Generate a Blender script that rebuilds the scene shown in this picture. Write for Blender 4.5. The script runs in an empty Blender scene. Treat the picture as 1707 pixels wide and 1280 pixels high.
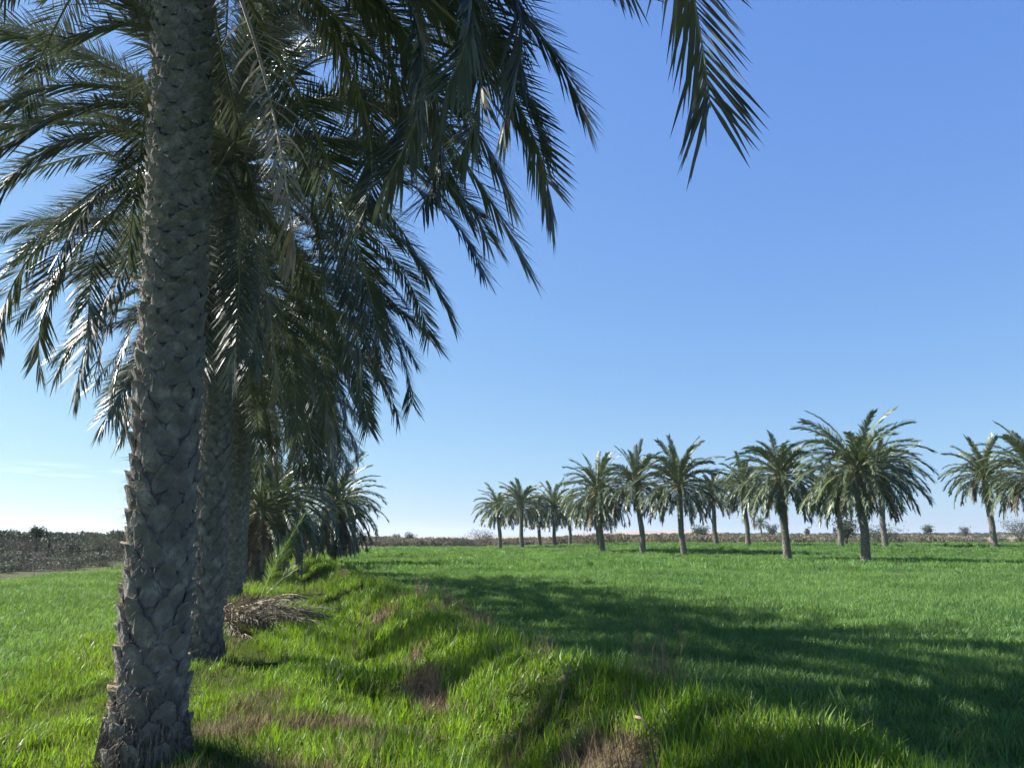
import bpy, math, random
import numpy as np
from mathutils import Vector, Matrix, Euler
R = math.radians
random.seed(11); rng = np.random.default_rng(11)
S = bpy.context.scene
COL = S.collection

# ------------------------------------------------------------------ camera
F = 1283.0; PITCH = R(11.4); CAMZ = 1.6
cd = bpy.data.cameras.new('camera'); cam = bpy.data.objects.new('camera', cd); COL.objects.link(cam)
cd.sensor_width = 36; cd.lens = 36*F/1707; cd.clip_start = 0.05; cd.clip_end = 9000
cam.location = (0, 0, CAMZ); cam.rotation_euler = (math.pi/2+PITCH, 0, 0)
S.camera = cam

# ------------------------------------------------------------------ light
SUN_AZ = R(-74)      # measured from +Y, negative is to the left
SUN_EL = R(38)
w = bpy.data.worlds.new('World'); S.world = w; w.use_nodes = True
nt = w.node_tree; nt.nodes.clear()
sky = nt.nodes.new('ShaderNodeTexSky'); sky.sky_type = 'NISHITA'; sky.sun_disc = False
sky.sun_elevation = SUN_EL; sky.sun_rotation = SUN_AZ
sky.air_density = 1.0; sky.dust_density = 0.3; sky.ozone_density = 4.0; sky.altitude = 50
bg = nt.nodes.new('ShaderNodeBackground'); bg.inputs['Strength'].default_value = 0.1
out = nt.nodes.new('ShaderNodeOutputWorld')
# clear winter sky: soften the steep brightening towards the horizon, channel by channel
EXPO = 1.6
sep = nt.nodes.new('ShaderNodeSeparateColor'); com = nt.nodes.new('ShaderNodeCombineColor')
nt.links.new(sky.outputs[0], sep.inputs[0])
for ch, (pw_, mu_) in enumerate(((.707, .83), (.615, 1.0), (.237, 1.04))):
    a_ = nt.nodes.new('ShaderNodeMath'); a_.operation = 'MULTIPLY'; a_.inputs[1].default_value = .1
    b_ = nt.nodes.new('ShaderNodeMath'); b_.operation = 'POWER'; b_.inputs[1].default_value = pw_
    c_ = nt.nodes.new('ShaderNodeMath'); c_.operation = 'MULTIPLY'; c_.inputs[1].default_value = 10*mu_/2**EXPO
    nt.links.new(sep.outputs[ch], a_.inputs[0]); nt.links.new(a_.outputs[0], b_.inputs[0]); nt.links.new(b_.outputs[0], c_.inputs[0]); nt.links.new(c_.outputs[0], com.inputs[ch])
# faint high cloud wisps low in the left sky
tc = nt.nodes.new('ShaderNodeTexCoord'); mp = nt.nodes.new('ShaderNodeMapping'); mp.inputs['Scale'].default_value = (5, 5, 60)
cn = nt.nodes.new('ShaderNodeTexNoise'); cn.inputs['Scale'].default_value = 1.0; cn.inputs['Detail'].default_value = 5
cr = nt.nodes.new('ShaderNodeMapRange'); cr.inputs[1].default_value = .54; cr.inputs[2].default_value = .75; cr.inputs[4].default_value = .8
sx = nt.nodes.new('ShaderNodeSeparateXYZ')
zb = nt.nodes.new('ShaderNodeMapRange'); zb.inputs[1].default_value = .085; zb.inputs[2].default_value = .05
xb = nt.nodes.new('ShaderNodeMapRange'); xb.inputs[1].default_value = -.30; xb.inputs[2].default_value = -.42
m1 = nt.nodes.new('ShaderNodeMath'); m1.operation = 'MULTIPLY'; m2 = nt.nodes.new('ShaderNodeMath'); m2.operation = 'MULTIPLY'
mix = nt.nodes.new('ShaderNodeMixRGB'); mix.inputs[2].default_value = (8.5, 9.2, 9.6, 1)
L = nt.links.new
L(tc.outputs['Generated'], mp.inputs[0]); L(mp.outputs[0], cn.inputs[0]); L(cn.outputs[0], cr.inputs[0])
L(tc.outputs['Generated'], sx.inputs[0]); L(sx.outputs[2], zb.inputs[0]); L(sx.outputs[0], xb.inputs[0])
L(cr.outputs[0], m1.inputs[0]); L(zb.outputs[0], m1.inputs[1]); L(m1.outputs[0], m2.inputs[0]); L(xb.outputs[0], m2.inputs[1])
L(com.outputs[0], mix.inputs[1]); L(m2.outputs[0], mix.inputs[0])
L(mix.outputs[0], bg.inputs[0]); L(bg.outputs[0], out.inputs[0])

sd = bpy.data.lights.new('sun', 'SUN'); sd.energy = 5.0; sd.angle = R(.6); sd.color = (1, .95, .86)
so = bpy.data.objects.new('sun', sd); COL.objects.link(so)
sdir = Vector((math.sin(SUN_AZ)*math.cos(SUN_EL), math.cos(SUN_AZ)*math.cos(SUN_EL), math.sin(SUN_EL)))
so.rotation_euler = (-sdir).to_track_quat('-Z', 'Y').to_euler(); so.location = (0, 0, 40)

S.view_settings.view_transform = 'Standard'; S.view_settings.look = 'None'
S.view_settings.exposure = EXPO; S.view_settings.gamma = 1
S.cycles.max_bounces = 6; S.cycles.diffuse_bounces = 3; S.cycles.transmission_bounces = 4
S.cycles.transparent_max_bounces = 4; S.cycles.volume_bounces = 0
S.cycles.use_adaptive_sampling = True; S.cycles.adaptive_threshold = .02

# ------------------------------------------------------------------ helpers
def at(px, py, D):
    """world point whose depth along +Y is D, seen at photo pixel px,py"""
    u = (px-853.5)/F; v = (640-py)/F
    fy = math.cos(PITCH)-v*math.sin(PITCH); fz = v*math.cos(PITCH)+math.sin(PITCH)
    return Vector((u*D/fy, D, CAMZ+fz*D/fy))

def sst(a, b, x):
    t = np.clip((x-a)/(b-a), 0, 1); return t*t*(3-2*t)

_H = rng.random((256, 256))
def vnoise(x, y):
    x = np.asarray(x, float); y = np.asarray(y, float)
    xi = np.floor(x).astype(int); yi = np.floor(y).astype(int); fx = x-xi; fy = y-yi
    fx = fx*fx*(3-2*fx); fy = fy*fy*(3-2*fy)
    g = lambda a, b: _H[a % 256, b % 256]
    return (g(xi, yi)*(1-fx)+g(xi+1, yi)*fx)*(1-fy)+(g(xi, yi+1)*(1-fx)+g(xi+1, yi+1)*fx)*fy - .5

def row_x(y): return -0.92-0.295*y         # line of the near palms
def crest_x(y): return 2.85-0.318*y+.25*np.sin(y*.5)+.18*np.sin(y*1.3+1)  # low earth bank
def left_edge(y): return -19.5-0.0*y-np.clip(y-30, 0, 30)*.12

def hf(x, y):
    """terrain height"""
    x = np.asarray(x, float); y = np.asarray(y, float)
    near = 1-sst(60, 110, y)
    d = x-crest_x(y)
    back = sst(-6, -2, y)
    ridge = (.46+.14*vnoise(y*.7+3, 5+0*y)+.08*vnoise(y*2+3, 9+0*y))*np.exp(-(d/ (.62+.2*vnoise(y*.9, 2+0*y)))**2)
    ditch = -(.16+.14*vnoise(y*.8, 20+0*y))*np.exp(-((d+1.25+.25*vnoise(y*.6, 40+0*y))/.38)**2)
    strip = .02*sst(-6.2, -4.4, d)*(1-sst(-1.9, -.9, d))
    mound = .20*np.exp(-((x+1.75)**2/.5+(y-8.6)**2/.5))+.12*np.exp(-((x+2.2)**2/.4+(y-5.6)**2/.5))
    rough = np.exp(-(np.clip(np.abs(d+1.6)-2.4, 0, 99)/1.2)**2)
    z = (ridge+ditch+strip)*near+mound
    z = z+rough*near*(.11*vnoise(x*1.6, y*1.6)+.09*vnoise(x*3.7+9, y*3.7))
    z = z+.05*vnoise(x*.35, y*.35)*np.clip(near+.3, 0, 1)
    # field beyond the far palms rises gently, desert edge rises more
    fl = 55+ (46-x)*.62            # depth of the front row of far palms at this x
    z = z+.72*sst(3, 26, y-fl)*sst(-10, 25, x)
    z = z+(.5+2.9*sst(10, 110, x))*sst(165, 430, y)*sst(-90, -20, x)
    z = z+.9*vnoise(x*.012, y*.012)*sst(180, 330, y)+.5*vnoise(x*.05, y*.05)*sst(180, 330, y)
    # soil bank beyond the left field
    lf = left_edge(y)-x
    z = z+.45*sst(2, 12, lf)*sst(5, 25, y)
    return z
def hz(x, y): return float(hf(x, y))

def new_mesh(name, V, Fs, mats, mi=None, smooth=False):
    me = bpy.data.meshes.new(name)
    V = np.asarray(V, np.float32).reshape(-1, 3)
    if isinstance(Fs, np.ndarray):
        n, k = Fs.shape
        me.vertices.add(len(V)); me.vertices.foreach_set('co', V.ravel())
        me.loops.add(n*k); me.loops.foreach_set('vertex_index', Fs.astype(np.int32).ravel())
        me.polygons.add(n); me.polygons.foreach_set('loop_start', np.arange(n, dtype=np.int32)*k)
        try: me.polygons.foreach_set('loop_total', np.full(n, k, np.int32))
        except Exception: pass
    else:
        me.from_pydata([tuple(v) for v in V], [], Fs)
    for m in mats: me.materials.append(m)
    me.update(calc_edges=True)
    if mi is not None: me.polygons.foreach_set('material_index', np.asarray(mi, np.int32))
    if smooth: me.polygons.foreach_set('use_smooth', np.ones(len(me.polygons), bool))
    me.update()
    return me

def link(name, me, parent=None, loc=(0, 0, 0)):
    o = bpy.data.objects.new(name, me); COL.objects.link(o)
    if parent: o.parent = parent
    o.location = loc
    return o
def tag(o, label=None, cat=None, group=None, kind=None):
    if label: o['label'] = label
    if cat: o['category'] = cat
    if group: o['group'] = group
    if kind: o['kind'] = kind
    return o

class MB:
    def __init__(s): s.V = []; s.F = []; s.M = []
    def add(s, verts, faces, m=0):
        b = len(s.V); s.V.extend(verts); s.F.extend([tuple(i+b for i in f) for f in faces]); s.M.extend([m]*len(faces))
    def tube(s, pts, rad, n=5, m=0, cap=True):
        b = len(s.V); P = [Vector(p) for p in pts]
        for i, p in enumerate(P):
            t = (P[min(i+1, len(P)-1)]-P[max(i-1, 0)]).normalized()
            a = t.orthogonal().normalized() if abs(t.z) > .95 else Vector((-t.y, t.x, 0)).normalized()
            c = t.cross(a)
            for k in range(n):
                q = 2*math.pi*k/n
                s.V.append(tuple(p+(a*math.cos(q)+c*math.sin(q))*rad[i]))
        for i in range(len(P)-1):
            for k in range(n):
                s.F.append((b+i*n+k, b+i*n+(k+1) % n, b+(i+1)*n+(k+1) % n, b+(i+1)*n+k)); s.M.append(m)
        if cap:
            s.F.append(tuple(b+(len(P)-1)*n+k for k in range(n))); s.M.append(m)
    def mesh(s, name, mats, smooth=False): return new_mesh(name, s.V, s.F, mats, s.M, smooth)

# ------------------------------------------------------------------ materials
def mat(name, c1, c2, scale=3, rough=.7, spec=.3, trans=0, tcol=None, bump=0, bscale=30, c3=None, detail=4, rnd=0, coord='Object', bdist=.02):
    m = bpy.data.materials.new(name); m.use_nodes = True; t = m.node_tree; t.nodes.clear()
    N = t.nodes.new; K = t.links.new
    tc = N('ShaderNodeTexCoord'); src = tc.outputs[coord if coord != 'World' else 'Object']
    if coord == 'World': src = N('ShaderNodeNewGeometry').outputs['Position']
    no = N('ShaderNodeTexNoise'); no.inputs['Scale'].default_value = scale; no.inputs['Detail'].default_value = detail
    K(src, no.inputs['Vector'])
    rp = N('ShaderNodeValToRGB'); e = rp.color_ramp.elements
    e[0].position = .32; e[0].color = (*c1, 1); e[1].position = .68; e[1].color = (*c2, 1)
    if c3: x = e.new(.56); x.color = (*c3, 1)
    K(no.outputs[0], rp.inputs[0]); col = rp.outputs[0]
    if rnd:
        oi = N('ShaderNodeObjectInfo'); hv = N('ShaderNodeHueSaturation')
        mr = N('ShaderNodeMapRange'); mr.inputs[3].default_value = 1-rnd; mr.inputs[4].default_value = 1+rnd
        K(oi.outputs['Random'], mr.inputs[0]); K(mr.outputs[0], hv.inputs['Value']); K(col, hv.inputs['Color']); col = hv.outputs[0]
    p = N('ShaderNodeBsdfPrincipled'); p.inputs['Roughness'].default_value = rough
    p.inputs['Specular IOR Level'].default_value = spec
    K(col, p.inputs['Base Color'])
    if bump:
        bn = N('ShaderNodeTexNoise'); bn.inputs['Scale'].default_value = bscale; bn.inputs['Detail'].default_value = 6; K(src, bn.inputs['Vector'])
        bp = N('ShaderNodeBump'); bp.inputs['Strength'].default_value = bump; bp.inputs['Distance'].default_value = bdist
        K(bn.outputs[0], bp.inputs['Height']); K(bp.outputs[0], p.inputs['Normal'])
    o = N('ShaderNodeOutputMaterial'); sh = p.outputs[0]
    if trans:
        tr = N('ShaderNodeBsdfTranslucent')
        if tcol:
            mm = N('ShaderNodeMixRGB'); mm.blend_type = 'MULTIPLY'; mm.inputs[0].default_value = 1; mm.inputs[2].default_value = (*tcol, 1)
            K(col, mm.inputs[1]); K(mm.outputs[0], tr.inputs[0])
        else: K(col, tr.inputs[0])
        ms = N('ShaderNodeMixShader'); ms.inputs[0].default_value = trans
        K(sh, ms.inputs[1]); K(tr.outputs[0], ms.inputs[2]); sh = ms.outputs[0]
    K(sh, o.inputs[0])
    return m

M = {}
M['leaf'] = mat('palm_leaf', (.066, .082, .072), (.125, .145, .112), 2, .42, .5, .14, (1.2, 1.25, .85), rnd=.25)
M['leaf_far'] = mat('palm_leaf_far', (.062, .088, .045), (.128, .158, .088), .9, .42, .45, .12, (1.4, 1.5, .8), rnd=.2)
M['leaf_dry'] = mat('palm_leaf_dry', (.16, .13, .085), (.29, .24, .16), 3, .6, .3, .2, rnd=.2)
M['leaf_young'] = mat('palm_leaf_young', (.07, .12, .04), (.13, .19, .065), 3, .45, .4, .35, (1.6, 1.6, .6))
M['rachis'] = mat('palm_rachis', (.15, .16, .07), (.26, .25, .12), 3, .5, .4)
M['rachis_dry'] = mat('palm_rachis_dry', (.22, .17, .11), (.34, .27, .18), 3, .7, .3)
M['bark'] = mat('palm_bark', (.125, .115, .10), (.29, .27, .24), 9, .9, .15, bump=.9, bscale=60, c3=(.20, .185, .165), bdist=.012)
M['bark_end'] = mat('palm_boot_end', (.26, .22, .16), (.42, .36, .27), 14, .9, .15, bump=.6, bscale=80)
M['fibre'] = mat('palm_fibre', (.13, .115, .095), (.25, .22, .185), 20, .95, .1, bump=1, bscale=120)
M['wheat'] = mat('wheat_blade', (.066, .142, .043), (.130, .232, .072), .22, .55, .25, .38, (1.5, 1.45, .6), rnd=.3, coord='World')
M['wild'] = mat('wild_grass_blade', (.072, .150, .018), (.160, .270, .036), .5, .45, .35, .45, (1.5, 1.4, .5), rnd=.3, coord='World')
M['turf'] = mat('turf_blade', (.060, .112, .021), (.112, .168, .040), .9, .5, .3, .4, (1.4, 1.3, .6), rnd=.3, coord='World')
M['straw'] = mat('dry_grass_blade', (.17, .13, .07), (.28, .225, .13), 1.2, .7, .2, .3, rnd=.25)
M['twig'] = mat('dry_twig', (.13, .095, .07), (.26, .20, .15), 4, .85, .15)
M['scrub_leaf'] = mat('scrub_leaf', (.062, .075, .040), (.125, .130, .078), .6, .75, .2, .2, rnd=.25)
M['reed'] = mat('reed_leaf', (.125, .118, .078), (.215, .195, .135), .3, .8, .2, .2, rnd=.2)
M['bush_leaf'] = mat('bush_leaf', (.033, .05, .028), (.07, .09, .05), .7, .6, .3, .2, rnd=.2)
M['grey_leaf'] = mat('grey_bush_leaf', (.06, .064, .052), (.125, .12, .095), .7, .75, .2, .2, rnd=.2)
M['bush_bark'] = mat('bush_bark', (.10, .08, .06), (.18, .15, .12), 4, .9, .1)

# ------------------------------------------------------------------ ground
def axis(segs):
    a = []
    for (x0, x1, st) in segs:
        a += list(np.arange(x0, x1, st))
    return np.array(a+[segs[-1][1]])
gx = axis([(-3500, -600, 290), (-600, -150, 30), (-150, -60, 3), (-60, -14, .9), (-14, 8, .14), (8, 60, .8), (60, 180, 3), (180, 600, 30), (600, 3500, 290)])
gy = axis([(-60, -6, 3), (-6, 3, .5), (3, 22, .14), (22, 60, .4), (60, 200, 1.6), (200, 600, 12), (600, 1200, 60), (1200, 6000, 400)])
X, Y = np.meshgrid(gx, gy)
Z = hf(X, Y)
nX, nY = len(gx), len(gy)
V = np.stack([X, Y, Z], -1).reshape(-1, 3)
ii = np.arange(nX*nY).reshape(nY, nX)
Fq = np.stack([ii[:-1, :-1], ii[:-1, 1:], ii[1:, 1:], ii[1:, :-1]], -1).reshape(-1, 4)
def field_mask(x, y):
    """1 where the crop or grass grows, 0 on bare desert edge"""
    r = (1-sst(150, 156, y+.03*x+3*vnoise(x*.05, y*.05)))
    lf = sst(-.4, .4, x-left_edge(y)+.8*vnoise(x*.2, y*.2))
    far_left = 1-sst(70, 76, y)*(x < row_x(y)-4)
    return r*lf*far_left
def bank_mask(x, y):
    d = x-crest_x(y)
    return np.maximum(sst(-5.6, -4.6, d)*(1-sst(.7, 1.3, d))*(1-sst(70, 90, y)), (x < left_edge(y)+1)*(y < 150)*.75)
def soil_mask(x, y):
    d = x-crest_x(y)
    a = np.exp(-((d+.75)/.22)**2)*sst(.0, .3, vnoise(y*1.1, 31+0*y)+.08)
    b = sst(.31, .42, vnoise(x*1.3+4, y*1.3))*sst(-4.5, -3.5, d)*(1-sst(.5, 1.2, d))
    return np.clip(a+b*.8, 0, 1)*(1-sst(40, 60, y))
gm = bpy.data.materials.new('ground_earth'); gm.use_nodes = True; t = gm.node_tree; N = t.nodes.new; K = t.links.new
p = t.nodes['Principled BSDF']; p.inputs['Roughness'].default_value = .95; p.inputs['Specular IOR Level'].default_value = .1
tcn = N('ShaderNodeTexCoord')
def gnoise(scale, c1, c2, lo=.35, hi=.65, det=6):
    n = N('ShaderNodeTexNoise'); n.inputs['Scale'].default_value = scale; n.inputs['Detail'].default_value = det
    K(tcn.outputs['Object'], n.inputs[0]); r = N('ShaderNodeValToRGB'); r.color_ramp.elements[0].position = lo; r.color_ramp.elements[1].position = hi
    r.color_ramp.elements[0].color = (*c1, 1); r.color_ramp.elements[1].color = (*c2, 1); K(n.outputs[0], r.inputs[0]); return r.outputs[0]
def gmix(fac, a, b):
    x = N('ShaderNodeMixRGB'); K(fac, x.inputs[0]); K(a, x.inputs[1]); K(b, x.inputs[2]); return x.outputs[0]
def gattr(n):
    a = N('ShaderNodeAttribute'); a.attribute_name = n; return a.outputs['Fac']
green = gnoise(.9, (.035, .065, .018), (.065, .115, .028))
desert = gnoise(.035, (.115, .10, .068), (.27, .235, .175), .45, .62)
bank = gnoise(3, (.026, .045, .014), (.065, .075, .028))
soil = gnoise(22, (.07, .052, .034), (.20, .155, .105), .38, .62, 10)
c = gmix(gattr('field'), desert, green); c = gmix(gattr('bank'), c, bank); c = gmix(gattr('soil'), c, soil)
K(c, p.inputs['Base Color'])
bn = N('ShaderNodeTexNoise'); bn.inputs['Scale'].default_value = 18; bn.inputs['Detail'].default_value = 10; K(tcn.outputs['Object'], bn.inputs[0])
bp = N('ShaderNodeBump'); bp.inputs['Strength'].default_value = .9; bp.inputs['Distance'].default_value = .09; K(bn.outputs[0], bp.inputs['Height']); K(bp.outputs[0], p.inputs['Normal'])
gme = new_mesh('ground', V, Fq, [gm], smooth=True)
for nm, fn in (('field', field_mask), ('bank', bank_mask), ('soil', soil_mask)):
    a = gme.attributes.new(nm, 'FLOAT', 'POINT'); a.data.foreach_set('value', np.asarray(fn(V[:, 0], V[:, 1]), np.float32))
tag(link('ground', gme), kind='structure')

# low hazy hills far beyond the right field
def hill(name, x0, x1, D, h, seed, c1, c2):
    xs = np.linspace(x0, x1, 90); mb = MB(); r = []
    for i, x in enumerate(xs):
        u = i/89; e = math.sin(math.pi*u)**.5 if 0 < u < 1 else 0
        z = e*(h+.35*h*float(vnoise(x*.01+seed, seed))+.12*h*float(vnoise(x*.05+seed, seed)))
        r.append(z)
    V = []
    for k, (dy, q) in enumerate([(0, 0), (60, .55), (120, .9), (180, 1), (300, .8), (420, .0)]):
        for x, z in zip(xs, r): V.append((x, D+dy+20*float(vnoise(x*.02, k*3)), 3.0+z*q*(1+.1*float(vnoise(x*.03, k)))))
    Fh = [(k*90+i, k*90+i+1, (k+1)*90+i+1, (k+1)*90+i) for k in range(5) for i in range(89)]
    return tag(link(name, new_mesh(name, V, Fh, [mat(name+'_earth', c1, c2, .01, .95, .1)], smooth=True)), kind='structure')
hill('hills', 60, 420, 1150, 13.5, 3, (.24, .17, .14), (.33, .25, .21))
hill('hills', -330, 900, 1700, 9, 8, (.22, .19, .16), (.30, .25, .20))

# ------------------------------------------------------------------ grass (instanced tufts, uncountable)
def tuft_mesh(name, n, rad, hmin, hmax, wid, bend, mats, mprob=(1,), seg=3, seed=0):
    g = np.random.default_rng(seed)
    V = []; Fc = []; MI = []
    for i in range(n):
        r = rad*math.sqrt(g.random()); a = g.random()*6.283
        bx, by = r*math.cos(a), r*math.sin(a)
        h = g.uniform(hmin, hmax); az = g.random()*6.283; b = g.uniform(.3, 1)*bend; wd = wid*g.uniform(.7, 1.2)
        sa = az+math.pi/2+g.uniform(-.6, .6); el = math.pi/2-g.uniform(0, .25)
        px, py, pz = bx, by, -.03; st = h/seg; base = len(V)
        for k in range(seg+1):
            ww = wd*(1, .95, .7, .02)[k] if seg == 3 else wd*(1, .8, .02)[k]
            V.append((px-math.cos(sa)*ww/2, py-math.sin(sa)*ww/2, pz)); V.append((px+math.cos(sa)*ww/2, py+math.sin(sa)*ww/2, pz))
            px += math.cos(az)*math.cos(el)*st; py += math.sin(az)*math.cos(el)*st; pz += math.sin(el)*st
            el -= b*(k+1)/seg
        for k in range(seg): Fc.append((base+2*k, base+2*k+1, base+2*k+3, base+2*k+2))
        mi = int(g.choice(len(mprob), p=mprob)); MI += [mi]*seg
    return new_mesh(name, V, np.array(Fc), mats, MI)

def tuft_collection(name, specs):
    c = bpy.data.collections.new(name)
    for i, s in enumerate(specs):
        o = bpy.data.objects.new('%s_tuft_%02d' % (name, i), s); c.objects.link(o)
    return c

def scatter(name, coll, P, rot, scl, idx, label, cat, nvar):
    me = bpy.data.meshes.new(name); me.vertices.add(len(P)); me.vertices.foreach_set('co', np.asarray(P, np.float32).ravel())
    a = me.attributes.new('rot', 'FLOAT_VECTOR', 'POINT'); a.data.foreach_set('vector', np.asarray(rot, np.float32).ravel())
    a = me.attributes.new('scl', 'FLOAT_VECTOR', 'POINT'); a.data.foreach_set('vector', np.asarray(scl, np.float32).ravel())
    a = me.attributes.new('idx', 'INT', 'POINT'); a.data.foreach_set('value', np.asarray(idx, np.int32))
    o = link(name, me)
    ng = bpy.data.node_groups.new(name+'_scatter', 'GeometryNodeTree')
    ng.interface.new_socket('Geometry', in_out='INPUT', socket_type='NodeSocketGeometry'); ng.interface.new_socket('Geometry', in_out='OUTPUT', socket_type='NodeSocketGeometry')
    n = ng.nodes.new; k = ng.links.new
    gi = n('NodeGroupInput'); go = n('NodeGroupOutput'); ci = n('GeometryNodeCollectionInfo'); ci.inputs['Collection'].default_value = coll
    ci.inputs['Separate Children'].default_value = True; ci.inputs['Reset Children'].default_value = True
    ip = n('GeometryNodeInstanceOnPoints'); ip.inputs['Pick Instance'].default_value = True
    def na(nm, ty):
        q = n('GeometryNodeInputNamedAttribute'); q.data_type = ty; q.inputs['Name'].default_value = nm; return q.outputs[0]
    k(gi.outputs[0], ip.inputs['Points']); k(ci.outputs[0], ip.inputs['Instance'])
    e2r = n('FunctionNodeEulerToRotation'); k(na('rot', 'FLOAT_VECTOR'), e2r.inputs[0]); k(e2r.outputs[0], ip.inputs['Rotation'])
    k(na('scl', 'FLOAT_VECTOR'), ip.inputs['Scale']); k(na('idx', 'INT'), ip.inputs['Instance Index'])
    k(ip.outputs[0], go.inputs[0])
    md = o.modifiers.new('scatter', 'NODES'); md.node_group = ng
    tag(o, label, cat, kind='stuff')
    return o

def jitter_grid(x0, x1, y0, y1, sp):
    nx = max(1, int((x1-x0)/sp)); ny = max(1, int((y1-y0)/sp))
    gx, gy = np.meshgrid(np.linspace(x0, x1, nx), np.linspace(y0, y1, ny))
    x = gx.ravel()+rng.uniform(-.6, .6, nx*ny)*sp; y = gy.ravel()+rng.uniform(-.6, .6, nx*ny)*sp
    return x, y
def inview(x, y, m=2.5):
    return (np.abs(x) < .70*y+m)
def field_points(bands, keep):
    XS, YS, SC = [], [], []
    for (y0, y1, sp, sc) in bands:
        xm = .70*y1+3
        x, y = jitter_grid(-xm, xm, y0, y1, sp)
        k = inview(x, y) & keep(x, y)
        XS.append(x[k]); YS.append(y[k]); SC.append(np.full(k.sum(), sc))
    return np.concatenate(XS), np.concatenate(YS), np.concatenate(SC)
def place(name, coll, x, y, sc, label, cat, nvar, hvar=.25, tilt=.22, hmod=None, off=0):
    n = len(x)
    rot = np.stack([rng.normal(0, tilt, n), rng.normal(0, tilt, n), rng.uniform(0, 6.283, n)], -1)
    s = sc*rng.uniform(1-hvar, 1+hvar, n); sz = s*(hmod if hmod is not None else 1)
    return scatter(name, coll, np.stack([x, y, hf(x, y)+off], -1), rot, np.stack([s, s, sz], -1), rng.integers(0, nvar, n), label, cat, nvar)

wheat_c = tuft_collection('wheat', [tuft_mesh('wheat_tuft', 46, .17, .09, .20, .0105, 1.2, [M['wheat'], M['straw']], (.985, .015), 3, 100+i) for i in range(7)])
wheatf_c = tuft_collection('wheat_far', [tuft_mesh('wheat_far_tuft', 110, .55, .15, .27, .030, .9, [M['wheat']], (1,), 2, 200+i) for i in range(5)])
wild_c = tuft_collection('wild', [tuft_mesh('wild_tuft', 32, .11, .10, .27, .0095, .6, [M['wild'], M['straw']], (.95, .05), 3, 300+i) for i in range(7)])
turf_c = tuft_collection('turf', [tuft_mesh('turf_tuft', 50, .14, .04, .105, .006, .5, [M['turf'], M['straw']], (.85, .15), 2, 400+i) for i in range(6)])
straw_c = tuft_collection('straw', [tuft_mesh('straw_tuft', 30, .10, .10, .34, .006, .6, [M['straw'], M['twig']], (.7, .3), 3, 500+i) for i in range(5)])

right = lambda x, y: (x > crest_x(y)+.55) & (field_mask(x, y) > .5)
leftf = lambda x, y: (x < crest_x(y)-5.2) & (field_mask(x, y) > .5)
nearb = [(2.6, 7, .105, .95), (7, 14, .14, 1.0), (14, 26, .19, 1.15), (26, 40, .28, 1.35)]
farb = [(40, 70, .62, 1.0), (70, 112, .95, 1.2), (112, 158, 1.35, 1.4)]
def patch(x, y): return np.clip(1+.5*vnoise(x*.45, y*.45)+.35*vnoise(x*1.7, y*1.7), .6, 1.4)
for side, keep, lab in (('right', right, 'green young wheat covering the wide field right of the earth bank'), ('left', leftf, 'green leafy crop covering the field left of the palm row')):
    x, y, s = field_points(nearb, keep)
    place('wheat_crop', wheat_c, x, y, s*(.92 if side == 'right' else .85), lab, 'wheat', 7, hmod=patch(x, y))
    x, y, s = field_points(farb, keep)
    place('distant_wheat', wheatf_c, x, y, s, lab.replace('covering', 'carpeting the far part of'), 'wheat', 5, hmod=1/s*patch(x, y))
# wild grass on bank and ditch
def bankreg(x, y):
    d = x-crest_x(y); return (d > -2.6-.5*vnoise(y*.5, 3)) & (d < .8) & (soil_mask(x, y) < .55+.4*vnoise(x*5, y*5)) & (y < 62)
x, y, s = field_points([(2.8, 8, .085, .85), (8, 16, .12, .95), (16, 32, .19, 1.2), (32, 62, .4, 1.8)], bankreg)
d = x-crest_x(y); hm = np.clip(.85+.9*vnoise(x*.9, y*.9)+.5*vnoise(x*2.7, y*2.7)+.1*np.exp(-(d/.5)**2), .8, 1.5)*(.85+.15*sst(6, 9, y))
place('bank_grass', wild_c, x, y, s, 'tall bright wild grass on the low earth bank and ditch', 'grass', 7, hmod=hm)
def stripreg(x, y):
    d = x-crest_x(y); return (d > -5.6) & (d < -2.0) & (y < 60)
x, y, s = field_points([(2.8, 9, .10, 1.0), (9, 18, .15, 1.3), (18, 34, .26, 1.9), (34, 60, .5, 3)], stripreg)
hm = np.clip(1+1.0*vnoise(x*1.1, y*1.1), .5, 1.7)
place('turf', turf_c, x, y, s, 'short fine turf between the palm row and the ditch', 'grass', 6, hmod=hm)
k = (vnoise(x*.8+7, y*.8) > .03) | (rng.random(len(x)) < .10)
place('wild_grass_clumps', wild_c, x[k], y[k], s[k]*.75, 'taller ragged grass clumps scattered through the short turf', 'grass', 7, hmod=.75)
# dry grass on bank, crest and in the turf
def dryreg(x, y):
    d = x-crest_x(y); return (d > -4.8) & (d < 1.1) & (y < 40) & ((soil_mask(x, y) > .35) | (vnoise(x*1.7+20, y*1.7) > .33) | ((d > .45) & (d < 1.0) & (vnoise(y*.8, 60) > -.05)))
x, y, s = field_points([(3, 10, .10, .72), (10, 20, .2, 1.05), (20, 40, .4, 1.4)], dryreg)
place('dry_grass', straw_c, x, y, s, 'dry brown grass and weeds along the earth bank', 'dry grass', 5, hmod=.9)

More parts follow.
